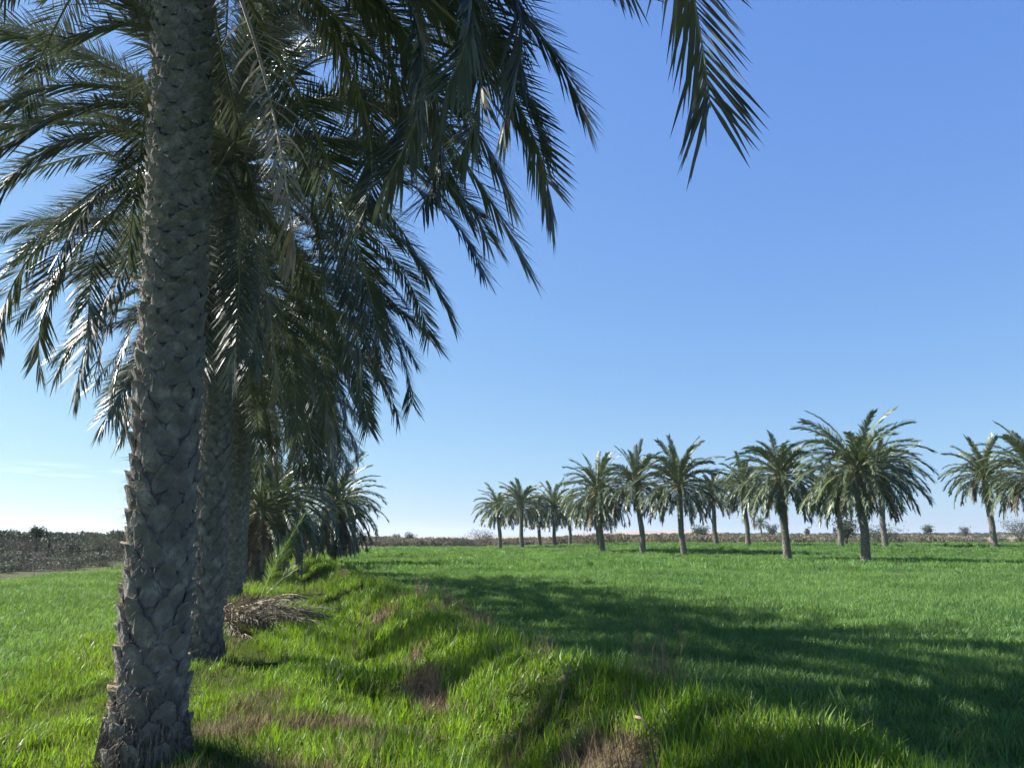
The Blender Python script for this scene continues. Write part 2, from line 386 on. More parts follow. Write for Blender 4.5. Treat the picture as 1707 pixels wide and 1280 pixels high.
# ------------------------------------------------------------------ palm fronds
def frond_path(L, e0, droop, n=14, pw=1.35, lat=0.0):
    """arc in the local xz plane (x outward); returns points"""
    r = 0; z = 0; y = 0; P = [Vector((0, 0, 0))]
    for i in range(n):
        u = (i+.5)/n; e = e0-droop*u**pw; st = L/n
        r += math.cos(e)*st; z += math.sin(e)*st; y += lat*u*st
        P.append(Vector((r, y, z)))
    return P
def add_frond(mb, P, g, nl=70, ll=.50, lw=.024, twist=0., seg=3, mleaf=0, mrach=1, rw=.028, pet=.14, grav=.55, vee=.5, n_r=4, tipl=.75):
    n = len(P)-1; L = sum((P[i+1]-P[i]).length for i in range(n))
    rad = [rw*(1-.86*(i/n)) for i in range(n+1)]; rad[0] = rw*1.5
    mb.tube(P, rad, n_r, mrach)
    down = Vector((0, 0, -1))
    for side in (-1, 1):
        i = 0; u = pet
        while u < .995:
            q = u*n; a = int(min(q, n-1)); f = q-a
            pos = P[a].lerp(P[a+1], f); T = (P[a+1]-P[a]).normalized()
            Sv = Vector((-T.y, T.x, 0)); 
            if Sv.length < .05: Sv = Vector((0, 1, 0))
            Sv.normalize(); Nv = T.cross(Sv)*-1
            if Nv.z < 0 and abs(T.z) < .98: Nv = -Nv
            tw = twist*u; S2 = Sv*math.cos(tw)+Nv*math.sin(tw); N2 = Nv*math.cos(tw)-Sv*math.sin(tw)
            # leaflets spiny and short near the petiole, long mid-way, shorter at the tip
            prof = min(1, .25+2.6*(u-pet)) if u < .45 else 1-(1-tipl)*((u-.45)/.55)**1.5
            l = ll*prof*g.uniform(.86, 1.08)
            ang = R(62-36*u+g.uniform(-7, 7)); ve = vee*g.choice((-.25, .35, .9))+g.uniform(-.15, .15)
            D = T*math.cos(ang)+(S2*side*math.cos(ve)+N2*math.sin(ve))*math.sin(ang); D.normalize()
            Wd = T.cross(D)
            Wd = (D.cross(Wd)).normalized()*math.cos(.6)+Wd.normalized()*math.sin(.6)*side
            b = len(mb.V); wl = lw*g.uniform(.8, 1.15); pp = pos.copy(); gr = grav*g.uniform(.5, 1.5)
            for k in range(seg+1):
                ww = wl*((.45, 1, .75, .04)[k] if seg == 3 else (.7, .95, .04)[k] if seg == 2 else (1, .05)[k])*.5
                mb.V.append(tuple(pp-Wd*ww)); mb.V.append(tuple(pp+Wd*ww))
                pp = pp+D*(l/seg); D = (D+down*gr*.33*(k+1)/seg*1.6).normalized()
                Wd = (Wd-D*Wd.dot(D)).normalized()
            for k in range(seg):
                mb.F.append((b+2*k, b+2*k+1, b+2*k+3, b+2*k+2)); mb.M.append(mleaf)
            u += (1-pet)/nl*g.uniform(.6, 1.4)
def droop_for(e0):
    d = math.degrees(e0)
    return R(np.interp(d, [-60, -30, 0, 30, 60, 85], [22, 55, 78, 88, 70, 34]))

class G(random.Random):
    pass
# shared frond meshes for near palms, by launch angle class
CLS = [-42, -22, -4, 12, 28, 44, 60, 78]
NEARF = {}
for ci, e in enumerate(CLS):
    for v in range(2):
        g = G(900+ci*7+v); mb = MB()
        P = frond_path(4.6*(.93 if e > 70 or e < -30 else 1), R(e), droop_for(R(e)), lat=g.uniform(-.2, .2))
        add_frond(mb, P, g, nl=140, ll=.55, lw=.023, twist=g.uniform(-.9, .9), grav=.30)
        NEARF[(ci, v)] = mb.mesh('frond', [M['leaf'], M['rachis']])
DRYF = []
for v in range(3):
    g = G(77+v); mb = MB(); e = (-55, -40, -62)[v]
    add_frond(mb, frond_path(3.6, R(e), R(28), lat=.1), g, nl=55, ll=.42, lw=.022, twist=.6, grav=1.1, vee=.7)
    DRYF.append(mb.mesh('dead_frond', [M['leaf_dry'], M['rachis_dry']]))

# ------------------------------------------------------------------ palm trunks
def trunk_mesh(path, rbase, rtop, g, n=10, lo=(.118, .20), hi=(.075, .20), gx=5, gz=4, prot=.045, fibre=True, ntop=None, flare=.035):
    """leaf-base covered trunk: path = [(x,y,z)...] local"""
    P = [Vector(p) for p in path]
    H = P[-1].z
    def axis_at(z):
        for i in range(len(P)-1):
            if z <= P[i+1].z or i == len(P)-2:
                return P[i].lerp(P[i+1], (z-P[i].z)/(P[i+1].z-P[i].z))
    def rad(z):
        return rbase+(rtop-rbase)*min(1, z/H)+flare*math.exp(-z/.28)
    mb = MB()
    # core
    zs = [-.25]+[i*H/30 for i in range(31)]; b = 0; nn = 20
    mb.V.extend([tuple(axis_at(max(z, 0)).xy.to_tuple()+(z,)) for z in []])
    for z in zs:
        c = axis_at(max(z, 0)); r = rad(max(z, 0))*.95
        for k in range(nn):
            a = 2*math.pi*k/nn; rr = r*(1+.03*g.uniform(-1, 1)); mb.V.append((c.x+math.cos(a)*rr, c.y+math.sin(a)*rr, z))
    for i in range(len(zs)-1):
        for k in range(nn): mb.F.append((i*nn+k, i*nn+(k+1) % nn, (i+1)*nn+(k+1) % nn, (i+1)*nn+k)); mb.M.append(0)
    # boots
    z = -.04; ring = 0
    while z < H-.02:
        t = min(1, z/H); tt = float(sst(.30, .55, t)); h = lo[0]*(1-tt)+hi[0]*tt
        for k in range(n):
            a0 = 2*math.pi*(k+.5*(ring % 2)+g.uniform(-.09, .09)+ring*.035)/n
            zz = z+g.uniform(-.4, .4)*h*.55
            hh = h*g.uniform(1.25, 1.6); r = rad(zz); wa = math.pi/n*g.uniform(.93, 1.12)
            pr = prot*g.uniform(.55, 1.3); b = len(mb.V); skew = g.uniform(-.2, .2)*h; hj = .16*h
            for j in range(gz):
                bb = j/(gz-1)
                for i in range(gx):
                    aa = -1+2*i/(gx-1); hw = wa*(.62+.38*math.sin(math.pi*min(1, bb*.75+.12)))
                    ang = a0+aa*hw; zc = zz+hh*bb*(1-.38*aa*aa)+skew*aa+hj*(g.random()-.5)*bb
                    o = .004+pr*(bb**1.2)*(1-.5*aa*aa)+g.uniform(-.005, .005)
                    if i in (0, gx-1): o = -.006+.3*pr*bb
                    c = axis_at(min(H, max(0, zc)))
                    mb.V.append((c.x+math.cos(ang)*(r+o), c.y+math.sin(ang)*(r+o), zc))
            for i in range(gx):    # cut top face going back to the core
                aa = -1+2*i/(gx-1); hw = wa*.9; ang = a0+aa*hw*.9; zc = zz+hh*(1-.38*aa*aa)+skew*aa-.014
                c = axis_at(min(H, max(0, zc))); mb.V.append((c.x+math.cos(ang)*(r-.02), c.y+math.sin(ang)*(r-.02), zc))
            for j in range(gz):
                for i in range(gx-1):
                    mb.F.append((b+j*gx+i, b+j*gx+i+1, b+(j+1)*gx+i+1, b+(j+1)*gx+i)); mb.M.append(1 if j == gz-1 else 0)
        z += h; ring += 1
    if fibre:
        for i in range(4500):
            zz = g.random()**1.5*H if g.random() < .8 else g.uniform(0, .5)
            a = g.uniform(0, 6.283); r = rad(zz)+.01; c = axis_at(zz); l = g.uniform(.03, .15)
            p0 = Vector((c.x+math.cos(a)*r, c.y+math.sin(a)*r, zz))
            d = Vector((math.cos(a+g.uniform(-1, 1)), math.sin(a+g.uniform(-1, 1)), g.uniform(-1.2, .6))).normalized()
            s = Vector((-math.sin(a), math.cos(a), .3))*.003; b = len(mb.V)
            mb.V += [tuple(p0-s), tuple(p0+s), tuple(p0+d*l+Vector((0, 0, -.02)))]; mb.F.append((b, b+1, b+2)); mb.M.append(2)
        # root skirt
        for i in range(420):
            a = g.uniform(0, 6.283); z0 = .04+.34*g.random()**2; r = rad(z0)+.01; r2 = rad(0)+g.uniform(.01, .07)*(z0/.3)
            c = axis_at(z0); p0 = (c.x+math.cos(a)*r, c.y+math.sin(a)*r, z0); a2 = a+g.uniform(-.35, .35)
            mb.tube([p0, (c.x+math.cos(a2)*(r+r2)/2*1.04, c.y+math.sin(a2)*(r+r2)/2*1.04, z0*g.uniform(.4, .8)), (c.x+math.cos(a2)*r2, c.y+math.sin(a2)*r2, -.04)], [.0035, .006, .004], 3, 2, False)
    return mb.mesh('trunk', [M['bark'], M['bark_end'], M['fibre']])

def crown_heart(g, r=.27):
    """bundle of leaf bases and fibre at the top of the trunk"""
    mb = MB()
    for i in range(64):
        u = i/64; a = i*2.39996; e = R(-15+95*u); z0 = -.75+.85*u
        rr = r*(1.0-.45*u)
        p0 = Vector((math.cos(a)*rr*.6, math.sin(a)*rr*.6, z0)); d = Vector((math.cos(a)*math.cos(e), math.sin(a)*math.cos(e), math.sin(e)))
        l = g.uniform(.35, .7)
        mb.tube([p0, p0+d*l*.5+Vector((0, 0, .04)), p0+d*l], [.075, .05, .022], 5, 0)
    for i in range(160):
        a = g.uniform(0, 6.283); z0 = g.uniform(-.75, .2); p0 = Vector((math.cos(a)*r, math.sin(a)*r, z0)); l = g.uniform(.1, .3)
        q = p0+Vector((math.cos(a)*l*.5, math.sin(a)*l*.5, g.uniform(-.25, .1))); s = Vector((-math.sin(a), math.cos(a), 0))*.01
        b = len(mb.V); mb.V += [tuple(p0-s), tuple(p0+s), tuple(q)]; mb.F.append((b, b+1, b+2)); mb.M.append(1)
    return mb.mesh('crown', [M['bark'], M['fibre']])
HEARTS = [crown_heart(G(40+i)) for i in range(2)]

def solve_frond(hub, tip):
    """launch angle and droop for a frond from hub to tip"""
    v = tip-hub; r = math.hypot(v.x, v.y); best = None
    for Lf in (4.0, 4.4, 4.8, 5.2, 5.6):
        for e in range(-50, 80, 5):
            for dr in range(15, 135, 5):
                q = frond_path(Lf, R(e), R(dr), 8)[-1]
                s = (q.x-r)**2+(q.z-v.z)**2+.0003*abs(Lf-4.6)+.000012*(dr-80)**2*.2
                if best is None or s < best[0]: best = (s, Lf, e, dr)
    return best[1:], math.atan2(v.y, v.x)

def sector(a, c, wdt):
    return abs((a-c+math.pi) % (2*math.pi)-math.pi) < wdt
def near_palm(base, hubxy, hubz, label, seed, nf=98, emax=84, emin=-44, heroes=(), det=True, dead=2, filt=None, r=(.27, .25), az0=0.):
    g = G(seed); bz = hz(base[0], base[1])
    root = bpy.data.objects.new('date_palm', None); COL.objects.link(root); root.location = (base[0], base[1], bz)
    tag(root, label, 'palm tree', 'date palms in the near row')
    H = hubz-bz-.55; lx, ly = hubxy[0]-base[0], hubxy[1]-base[1]
    path = [(lx*u*u*.6+lx*u*.4, ly*u, H*u) for u in (0, .25, .5, .75, 1)]
    tm = trunk_mesh(path, r[0], r[1], g, n=8, lo=(.125, .2), hi=(.068, .2), prot=.042, gx=6 if det else 4, gz=5 if det else 3, fibre=det)
    link('trunk', tm, root)
    cr = link('crown', HEARTS[seed % 2], root, (lx, ly, hubz-bz)); cr.rotation_euler.z = g.uniform(0, 6)
    cr.rotation_euler.z = 0
    for i in range(nf):
        u = (i+.5)/nf; a = i*2.39996+az0+g.uniform(-.15, .15)
        e = emax-(emax-emin)*u**.85+g.uniform(-6, 6)
        ci = min(range(len(CLS)), key=lambda k: abs(CLS[k]-e))
        if filt and not filt(a % 6.28318, e): continue
        if e < 10 and sector(a, R(166), R(70)) and g.random() > .12: continue
        f = link('frond', NEARF[(ci, g.randrange(2))], cr, (math.cos(a)*.12, math.sin(a)*.12, .15-.6*u))
        s = g.uniform(.88, 1.08); f.scale = (s, s, s)
        f.rotation_euler = (g.uniform(-.25, .25), -R(e-CLS[ci]), a)
    for i in range(dead):
        a = g.uniform(0, 6.283)
        f = link('dead_frond', DRYF[g.randrange(3)], cr, (math.cos(a)*.15, math.sin(a)*.15, -.45)); f.rotation_euler.z = a
        f['label'] = 'dry tan dead frond hanging beside the trunk'
    hub = Vector((hubxy[0], hubxy[1], hubz-.15))
    for (tip, tw) in heroes:
        (Lf, e, dr), a = solve_frond(hub, tip); mb = MB()
        add_frond(mb, frond_path(Lf, R(e), R(dr), 18), g, nl=155, ll=.58 if tip.y > 4.5 else .68, lw=.025, twist=tw, grav=.16)
        f = link('frond', mb.mesh('frond', [M['leaf'], M['rachis']]), cr, (0, 0, -.15)); f.rotation_euler.z = a
    return root

# overhead palm beside the camera: only high fronds towards the open sky on the right
f0 = lambda a, e: (e > 62) or (sector(a, R(205), R(65)) and e > 25) or (sector(a, R(-60), R(70)))
near_palm((-1.35, 1.0), (-1.4, 1.1), 6.9, 'date palm overhead beside the viewer, one drooping frond hangs into the open sky', 5, nf=46,
          heroes=[(at(1183, 178, 3.95), .35)], filt=f0, dead=0)
near_palm((-2.41, 5.45), (-2.67, 5.45), 7.1, 'nearest date palm with full-height grey trunk of cobbled leaf bases', 1, nf=76, emin=-26,
          heroes=[(at(972, 200, 7.0), .5), (at(912, 360, 6.3), -.3), (at(850, 330, 7.4), .6), (at(820, 60, 8), .3), (at(770, 250, 5.6), .5), (at(700, 330, 6.6), -.4), (at(640, 300, 5.2), .3), (at(590, 400, 7.2), .5), (at(850, 120, 5.6), .6), (at(900, 250, 6.6), .4), (at(780, 150, 7.6), -.5), (at(720, 110, 5.0), .3), (at(830, 215, 6.0), -.2), (at(640, 170, 7.8), .5)], dead=1,
          filt=lambda a, e: (e > 30 or not sector(a, R(10), R(36))) and (e > 30 or not sector(a, R(-80), R(52))), r=(.205, .198))
near_palm((-4.06, 10.6), (-4.3, 10.6), 7.3, 'second date palm of the near row, its trunk just right of the nearest one', 2,
          heroes=[(at(798, 455, 10.0), .4), (at(757, 532, 11.5), .2), (at(72, 628, 10.4), -.4), (at(5, 575, 10), .3)],
          filt=lambda a, e: e > 10 or not sector(a, R(0), R(35)), r=(.205, .195))
near_palm((-5.95, 16.0), (-6.2, 16.0), 7.2, 'third date palm of the near row, trunk half hidden behind the second', 3,
          heroes=[(at(692, 612, 15.0), .3), (at(735, 588, 16), -.3), (at(207, 725, 15.5), .4)], dead=3, r=(.175, .17))
near_palm((-7.5, 21.2), (-7.7, 21.2), 7.0, 'fourth date palm of the near row, crown drooping over the low palms', 4, nf=70, emin=-38, det=False, dead=5,
          heroes=[(at(578, 708, 21), .3)])
near_palm((-9.2, 26.5), (-9.3, 26.5), 6.8, 'fifth date palm of the near row, dark crown behind the fourth', 6, nf=60, emin=-16, det=False, dead=2, heroes=[(at(552, 748, 26), .3)])
near_palm((-10.9, 32.0), (-11.0, 32.0), 6.8, 'sixth date palm of the near row, farthest tall crown above the dead frond heap', 7, nf=52, emin=-8, det=False, dead=2)

# ------------------------------------------------------------------ palms of middle and far distance
def crown_mesh(seed, nf=58, L=4.8, nl=54, ll=.60, lw=.078, emax=84, emin=-34, dry=0, skirt=0, seg=2, name='crown'):
    g = G(seed); mb = MB()
    for i in range(nf):
        u = (i+.5)/nf; a = i*2.39996+g.uniform(-.25, .25); e = emax-(emax-emin)*u**.8+g.uniform(-8, 8)
        P = frond_path(L*g.uniform(.85, 1.06)*(.9 if u > .8 else 1), R(e), droop_for(R(e))*g.uniform(.85, 1.1), 10)
        ca, sa = math.cos(a), math.sin(a)
        P = [Vector((p.x*ca-p.y*sa+ca*.1, p.x*sa+p.y*ca+sa*.1, p.z+.1-.5*u)) for p in P]
        dr = u > 1-dry
        add_frond(mb, P, g, nl=nl, ll=ll, lw=lw, twist=g.uniform(-.8, .8), seg=seg, mleaf=2 if dr else 0, mrach=3 if dr else 1, rw=.045, n_r=3, grav=.26)
    for i in range(skirt):
        a = g.uniform(0, 6.283); ca, sa = math.cos(a), math.sin(a); e = g.uniform(-80, -48)
        P = [Vector((p.x*ca+ca*.15, p.x*sa+sa*.15, p.z-.3)) for p in frond_path(L*g.uniform(.6, .85), R(e), R(25), 8)]
        add_frond(mb, P, g, nl=nl, ll=ll*.8, lw=lw*.8, twist=.5, seg=seg, mleaf=2, mrach=3, rw=.035, n_r=3, grav=.9)
    for i in range(18):
        a = i*2.4; mb.tube([(math.cos(a)*.12, math.sin(a)*.12, -.7), (math.cos(a)*.3, math.sin(a)*.3, -.2+.02*i), (math.cos(a)*.5, math.sin(a)*.5, .05+.02*i)], [.1, .07, .03], 4, 4)
    return mb.mesh(name, [M['leaf_far'], M['rachis'], M['leaf_dry'], M['rachis_dry'], M['bark']])
FC = [crown_mesh(600+i, nf=(86, 76, 92, 66)[i], emin=(-32, -24, -40, -20)[i], L=(4.8, 4.6, 4.9, 4.4)[i], dry=(.03, .08, .05, .1)[i]) for i in range(4)]+[crown_mesh(650+i, nf=(92, 84)[i], emin=(-28, -38)[i], L=(4.7, 4.5)[i], dry=.06, emax=74) for i in range(2)]
FTH = 6.6
FT = [trunk_mesh([(0, 0, 0), (-.12*(i-1), .05, 2.2), (-.02, 0, 4.4), (.05*(i-1), 0, FTH)], .25, .21, G(50+i), n=8, gx=4, gz=3, prot=.06, fibre=False, flare=.10) for i in range(3)]
def far_palm(px, basey, huby, D, label, k, wide=1.0, grp='date palms standing in rows in the far field'):
    hub = at(px[1], huby, D); b = at(px[0], basey, D); x, y = b.x, D; z = hz(x, y)
    root = bpy.data.objects.new('date_palm', None); COL.objects.link(root); root.location = (x, y, z); tag(root, label, 'palm tree', grp)
    t = link('trunk', FT[k % 3], root); H = hub.z-z-.35
    lean = math.atan2(hub.x-x, H)
    t.scale = (1.05, 1.05, H/FTH); t.rotation_euler = (0, lean, 0)
    c = link('crown', FC[(k+4) % 6], root, (hub.x-x, 0, hub.z-z)); c.rotation_euler.z = k*1.7; c.scale = (wide, wide, wide)
    return root
FAR = [ # (base px, hub px), base y, hub y, depth, label, crown size
 ((1443, 1430), 931, 781, 52, 'largest and nearest palm of the far field, thick ringed trunk', 1.03),
 ((1313, 1300), 927, 790, 59, 'big palm left of the largest one in the far field, curved pale trunk', .98),
 ((1141, 1131), 920, 806, 77, 'upright palm with full crown, right one of the three middle front palms', 1.06),
 ((1072, 1061), 919, 806, 83, 'palm in the centre of the three middle front palms of the far field', 1.02),
 ((1005, 995), 918, 818, 88, 'left one of the three middle front palms, trunk leaning slightly left', 1.05),
 ((871, 869), 914, 842, 111, 'second palm from the left end of the far rows', 1.0),
 ((833, 831), 913, 846, 118, 'leftmost palm at the far end of the far rows', 0.9),
 ((900, 897), 909, 848, 130, 'small palm just right of the second from the left end', .93),
 ((926, 923), 910, 846, 128, 'small palm in the far left cluster, taller of its close trio', 1.0),
 ((950, 949), 906, 853, 140, 'lowest small palm at the right of the far left cluster', .9),
 ((998, 994), 909, 846, 118, 'palm hidden behind the left one of the three middle front palms', .9),
 ((1195, 1188), 906, 826, 104, 'smaller lone palm in a gap of the back row, right of the three middle ones', .9),
 ((1247, 1238), 907, 808, 95, 'slim palm behind and left of the big curved trunk palm', .95),
 ((1402, 1397), 908, 812, 88, 'back row palm just left of the largest palm trunk', .95),
 ((1476, 1467), 906, 782, 84, 'back row palm just right of the largest palm, slim straight trunk', 1.0),
 ((1657, 1640), 906, 792, 78, 'palm standing apart on the right with a slim leaning trunk', .96),
 ((1737, 1722), 915, 786, 66, 'palm cut by the right edge of the picture', 1.0),
]
for i, (px, by, hy, D, lab, wd) in enumerate(FAR):
    far_palm(px, by, hy, D, lab, i, wd)

# low shaggy palms at the end of the near row
LOWC = [crown_mesh(700+i, nf=(110, 80, 80)[i], L=(3.9, 3.7, 3.4)[i], nl=50, ll=.46, lw=.055, emin=(-62, -50, -50)[i], dry=.2, skirt=(70, 30, 20)[i], seg=2) for i in range(3)]
def low_palm(x, y, hub, label, k, s=1.0, grp='low shaggy palms at the end of the near row'):
    z = hz(x, y); root = bpy.data.objects.new('low_date_palm', None); COL.objects.link(root); root.location = (x, y, z); tag(root, label, 'palm tree', grp)
    t = link('trunk', FT[k % 3], root); t.scale = (.8, .8, (hub-.2)/FTH)
    c = link('crown', LOWC[k % 3], root, (0, 0, hub)); c.rotation_euler.z = k*2.1; c.scale = (s, s, s)
p = at(553, 930, 48); low_palm(p.x, 48, 3.7, 'low round palm with a skirt of hanging fronds at the end of the bank', 0, .90)
p = at(498, 930, 42); low_palm(p.x, 42, 2.6, 'low bushy palm between the dark row and the round skirted palm', 1, .5)
p = at(462, 930, 36); low_palm(p.x, 36, 3.4, 'dark low palm in the shade at the foot of the near row', 2, .85)
p = at(432, 930, 30); low_palm(p.x, 30, 2.9, 'darkest low palm right behind the leaning green young frond', 1, .80)
p = at(572, 921, 64); low_palm(p.x, 64, 4.6, 'low palm half hidden behind the right of the round skirted palm', 2, .55)
p = at(588, 919, 74); low_palm(p.x, 74, 4.9, 'thin stemmed palm peeping out right of the round skirted palm', 1, .5)

# ------------------------------------------------------------------ young offshoot and dead frond heap
def offshoot():
    b = at(440, 985, 20.0); x, y = b.x-.1, 20.0; z = hz(x, y)
    root = bpy.data.objects.new('palm_offshoot', None); COL.objects.link(root); root.location = (x, y, z)
    tag(root, 'bright green young palm offshoot leaning right above the dead frond heap', 'young palm')
    g = G(4)
    for i, (a, e, Lf) in enumerate(((R(-8), 70, 2.25), (R(-30), 64, 1.6), (R(40), 70, 1.5), (R(10), 50, 1.1))):
        mb = MB(); add_frond(mb, frond_path(Lf, R(e), R(14), 8), g, nl=34, ll=.56 if i < 3 else .3, lw=.03, twist=.8, vee=.6, grav=.12, rw=.018, pet=.22)
        f = link('frond', mb.mesh('frond', [M['leaf_young'], M['rachis']]), root); f.rotation_euler.z = a
offshoot()
def dead_heap():
    g = G(8); c = at(455, 1015, 14.6); x0, y0 = c.x, 14.6
    for i in range(38):
        mb = MB(); Lf = g.uniform(1.2, 2.2)
        P = frond_path(Lf, R(g.uniform(8, 34)), R(g.uniform(30, 55)), 9, lat=g.uniform(-.3, .3))
        add_frond(mb, P, g, nl=26, ll=.34, lw=.018, twist=g.uniform(-1, 1), vee=.5, grav=.8, rw=.020, pet=.3, mleaf=0, mrach=1)
        a = g.choice((R(-12), R(-25), R(5), R(160), R(-50)))+g.uniform(-.35, .35)
        px = x0-.75+g.uniform(-.45, .45); py = y0+g.uniform(-.9, .9)
        o = link('dead_frond', mb.mesh('dead_frond', [M['leaf_dry2'], M['rachis_dry']])); o.location = (px, py, hz(px, py)+g.uniform(.0, .36)); o.rotation_euler = (g.uniform(-.6, .6), 0, a)
        tag(o, 'dried grey brown fallen frond in the tangled heap behind the second palm trunk', 'dead frond', 'fallen dead fronds heaped beside the palm row')
M['leaf_dry2'] = mat('palm_leaf_grey', (.085, .072, .06), (.175, .15, .12), 3, .7, .2, .15)
dead_heap()

# ------------------------------------------------------------------ bushes and scrub
def bush(x, y, w_, h, label, leafm, name='bush', cat='bush', dens=900, leaf=.10, seed=0, twiggy=.35, clumps=9, stems=9, trunk_h=0., grp=None, colu=False):
    g = G(seed); z = hz(x, y); root = bpy.data.objects.new(name, None); COL.objects.link(root); root.location = (x, y, z); tag(root, label, cat, grp)
    st = MB(); ends = []
    for i in range(stems):
        a = i*2.4+g.uniform(-.4, .4); rr = w_*.5*g.uniform(.25, .95)*(.35 if colu else 1); hh = trunk_h+(h-trunk_h)*g.uniform(.45, .92)
        p0 = Vector((math.cos(a)*.06, math.sin(a)*.06, -.1)); p1 = Vector((math.cos(a)*rr*.25, math.sin(a)*rr*.25, max(trunk_h*.9, hh*.4))); p2 = Vector((math.cos(a)*rr, math.sin(a)*rr, hh))
        t0 = .035*h/2+.01
        st.tube([p0, p1, p2], [t0, t0*.6, t0*.2], 4)
        ends.append(p2)
        for k in range(4):
            q = p1.lerp(p2, g.uniform(.2, .95)); e = q+Vector((g.uniform(-1, 1), g.uniform(-1, 1), g.uniform(.2, 1)))*w_*.16
            st.tube([q, e], [t0*.35, t0*.1], 3); ends.append(e)
    link('stem', st.mesh('stem', [M['bush_bark']]), root)
    lf = MB()
    for i in range(dens):
        c = g.choice(ends); s = w_*.11
        p = c+Vector((g.gauss(0, s), g.gauss(0, s), g.gauss(0, s*.8)))
        if p.z < .02: p.z = g.uniform(.02, .3)
        l = leaf*g.uniform(.5, 1.3); d = Vector((g.uniform(-1, 1), g.uniform(-1, 1), g.uniform(-.6, 1))).normalized(); q = d.orthogonal().normalized(); q.rotate(Matrix.Rotation(g.uniform(0, 6), 3, d))
        b = len(lf.V); lf.V += [tuple(p), tuple(p+d*l*.5+q*l*.28), tuple(p+d*l), tuple(p+d*l*.5-q*l*.28)]; lf.F.append((b, b+1, b+2, b+3)); lf.M.append(0)
    link('foliage', lf.mesh('foliage', [leafm]), root)
    return root
def bushpx(px, D, topy, wpx, *a, **k):
    p = at(px, topy, D); h = p.z-hz(p.x, D); bush(p.x, D, wpx*D/F, max(h, .6), *a, **k)

# tufts for far scrub
def clump_mesh(seed, w_, h, n, leaf, m, up=.6):
    g = G(seed); lf = MB()
    for i in range(n):
        u = g.random()**.7; a = g.uniform(0, 6.283); r = w_*.5*math.sqrt(g.random())*(1-.5*u*u); p = Vector((math.cos(a)*r, math.sin(a)*r, h*u*.85))
        l = leaf*g.uniform(.5, 1.4); d = Vector((g.uniform(-1, 1), g.uniform(-1, 1), g.uniform(-.2, 1)+up)).normalized(); q = d.orthogonal().normalized(); q.rotate(Matrix.Rotation(g.uniform(0, 6), 3, d))
        b = len(lf.V); lf.V += [tuple(p), tuple(p+d*l*.5+q*l*.2), tuple(p+d*l), tuple(p+d*l*.5-q*l*.2)]; lf.F.append((b, b+1, b+2, b+3)); lf.M.append(0)
    return lf.mesh('clump', [m])
reed_c = tuft_collection('reed', [clump_mesh(20+i, 4.2, 1.9, 260, .55, M['reed'], 1.4) for i in range(4)])
scr_c = tuft_collection('scrub', [clump_mesh(30+i, 3.2, 1.5, 240, .38, (M['scrub_leaf'], M['grey_leaf'])[i % 2], .4) for i in range(6)])
# brown reed belt behind the right field
x = rng.uniform(-60, 260, 5200); y = rng.uniform(160, 250, 5200)
k = (vnoise(x*.02, y*.02)+.30 > (x-15)*.006) & (np.abs(x) < .72*y+5) & (x > row_x(y)-5)
x, y = x[k], y[k]; place('reeds', reed_c, x, y, np.full(len(x), .82), 'brown belt of reeds and dry scrub behind the wheat field', 'reeds', 4, hmod=.8+.6*vnoise(x*.06, y*.06))
x = rng.uniform(-330, 420, 5200); y = 170+330*rng.random(5200)**1.3
k = (vnoise(x*.03+5, y*.03) > -.12) & (np.abs(x) < .72*y+5) & ((x > -40))
x, y = x[k], y[k]; place('desert_scrub', scr_c, x, y, np.full(len(x), .75), 'low olive and grey scrub dotting the desert edge far off', 'scrub', 6, hmod=.75)
lscr_c = tuft_collection('left_scrub', [clump_mesh(60+i, 2.6, 1.5, 620, .17, (M['bush_leaf'], M['grey_leaf'], M['bush_leaf'])[i % 3], .5) for i in range(6)])
# scrub belt left of the crop
n = 2300; y = rng.uniform(16, 110, n); x = left_edge(y)-1-24*rng.random(n)**.8-.25*np.clip(y-40, 0, 99)
k = (x > -.72*y-12) & (((left_edge(y)-x) > 3) | (vnoise(x*.3, y*.3) > -.05)); x, y = x[k], y[k]
place('left_scrub', lscr_c, x, y, np.full(len(x), .72), 'tangled grey scrub belt along the far side of the left crop', 'scrub', 6, hmod=(.35+.85*sst(4, 14, left_edge(y)-x))*np.clip(1+1.3*vnoise(x*.16+3, y*.16), .5, 1.9))

GL, SL, BL = M['grey_leaf'], M['scrub_leaf'], M['bush_leaf']
gl = 'bushes along the left scrub belt'
bushpx(18, 50, 905, 60, 'leafless grey bush at the left edge of the picture', GL, seed=1, dens=900, stems=16, grp=gl)
bushpx(62, 52, 881, 30, 'open dark tree with gaps in its crown, tallest in the left scrub belt', BL, name='tree', cat='tree', seed=2, dens=1100, stems=7, trunk_h=1.3, leaf=.13)
bushpx(84, 54, 884, 7, 'thin upright dark tree right of the open tree on the left', BL, name='slim_tree', cat='tree', seed=3, dens=260, stems=4, leaf=.10, colu=True)
bushpx(40, 48, 900, 50, 'broad dark bush under the open tree on the left', GL, seed=4, dens=1000, stems=14, grp=gl)
bushpx(122, 55, 903, 36, 'low dark green bush between the thin tree and the pinkish bush', BL, seed=5, dens=900, stems=12, grp=gl)
bushpx(168, 57, 892, 56, 'wide pinkish grey bush next to the nearest trunk on the left', SL, seed=6, dens=1300, stems=16, grp=gl)
bushpx(205, 60, 902, 40, 'bush touching the left side of the nearest palm trunk', GL, seed=7, dens=900, stems=12, grp=gl)
ga = 'bushes on the desert edge'
bushpx(1407, 112, 862, 42, 'large dark green bush behind the largest palm trunk', BL, seed=11, dens=2600, leaf=.26, stems=16, grp=ga)
bushpx(1470, 125, 884, 60, 'low wide dark bush right of the large dark bush', BL, seed=12, dens=1800, leaf=.25, stems=14, grp=ga)
bushpx(1168, 190, 873, 28, 'round dark tree left of the smaller lone palm', BL, name='tree', cat='tree', seed=13, dens=1200, leaf=.36, stems=10, grp=ga)
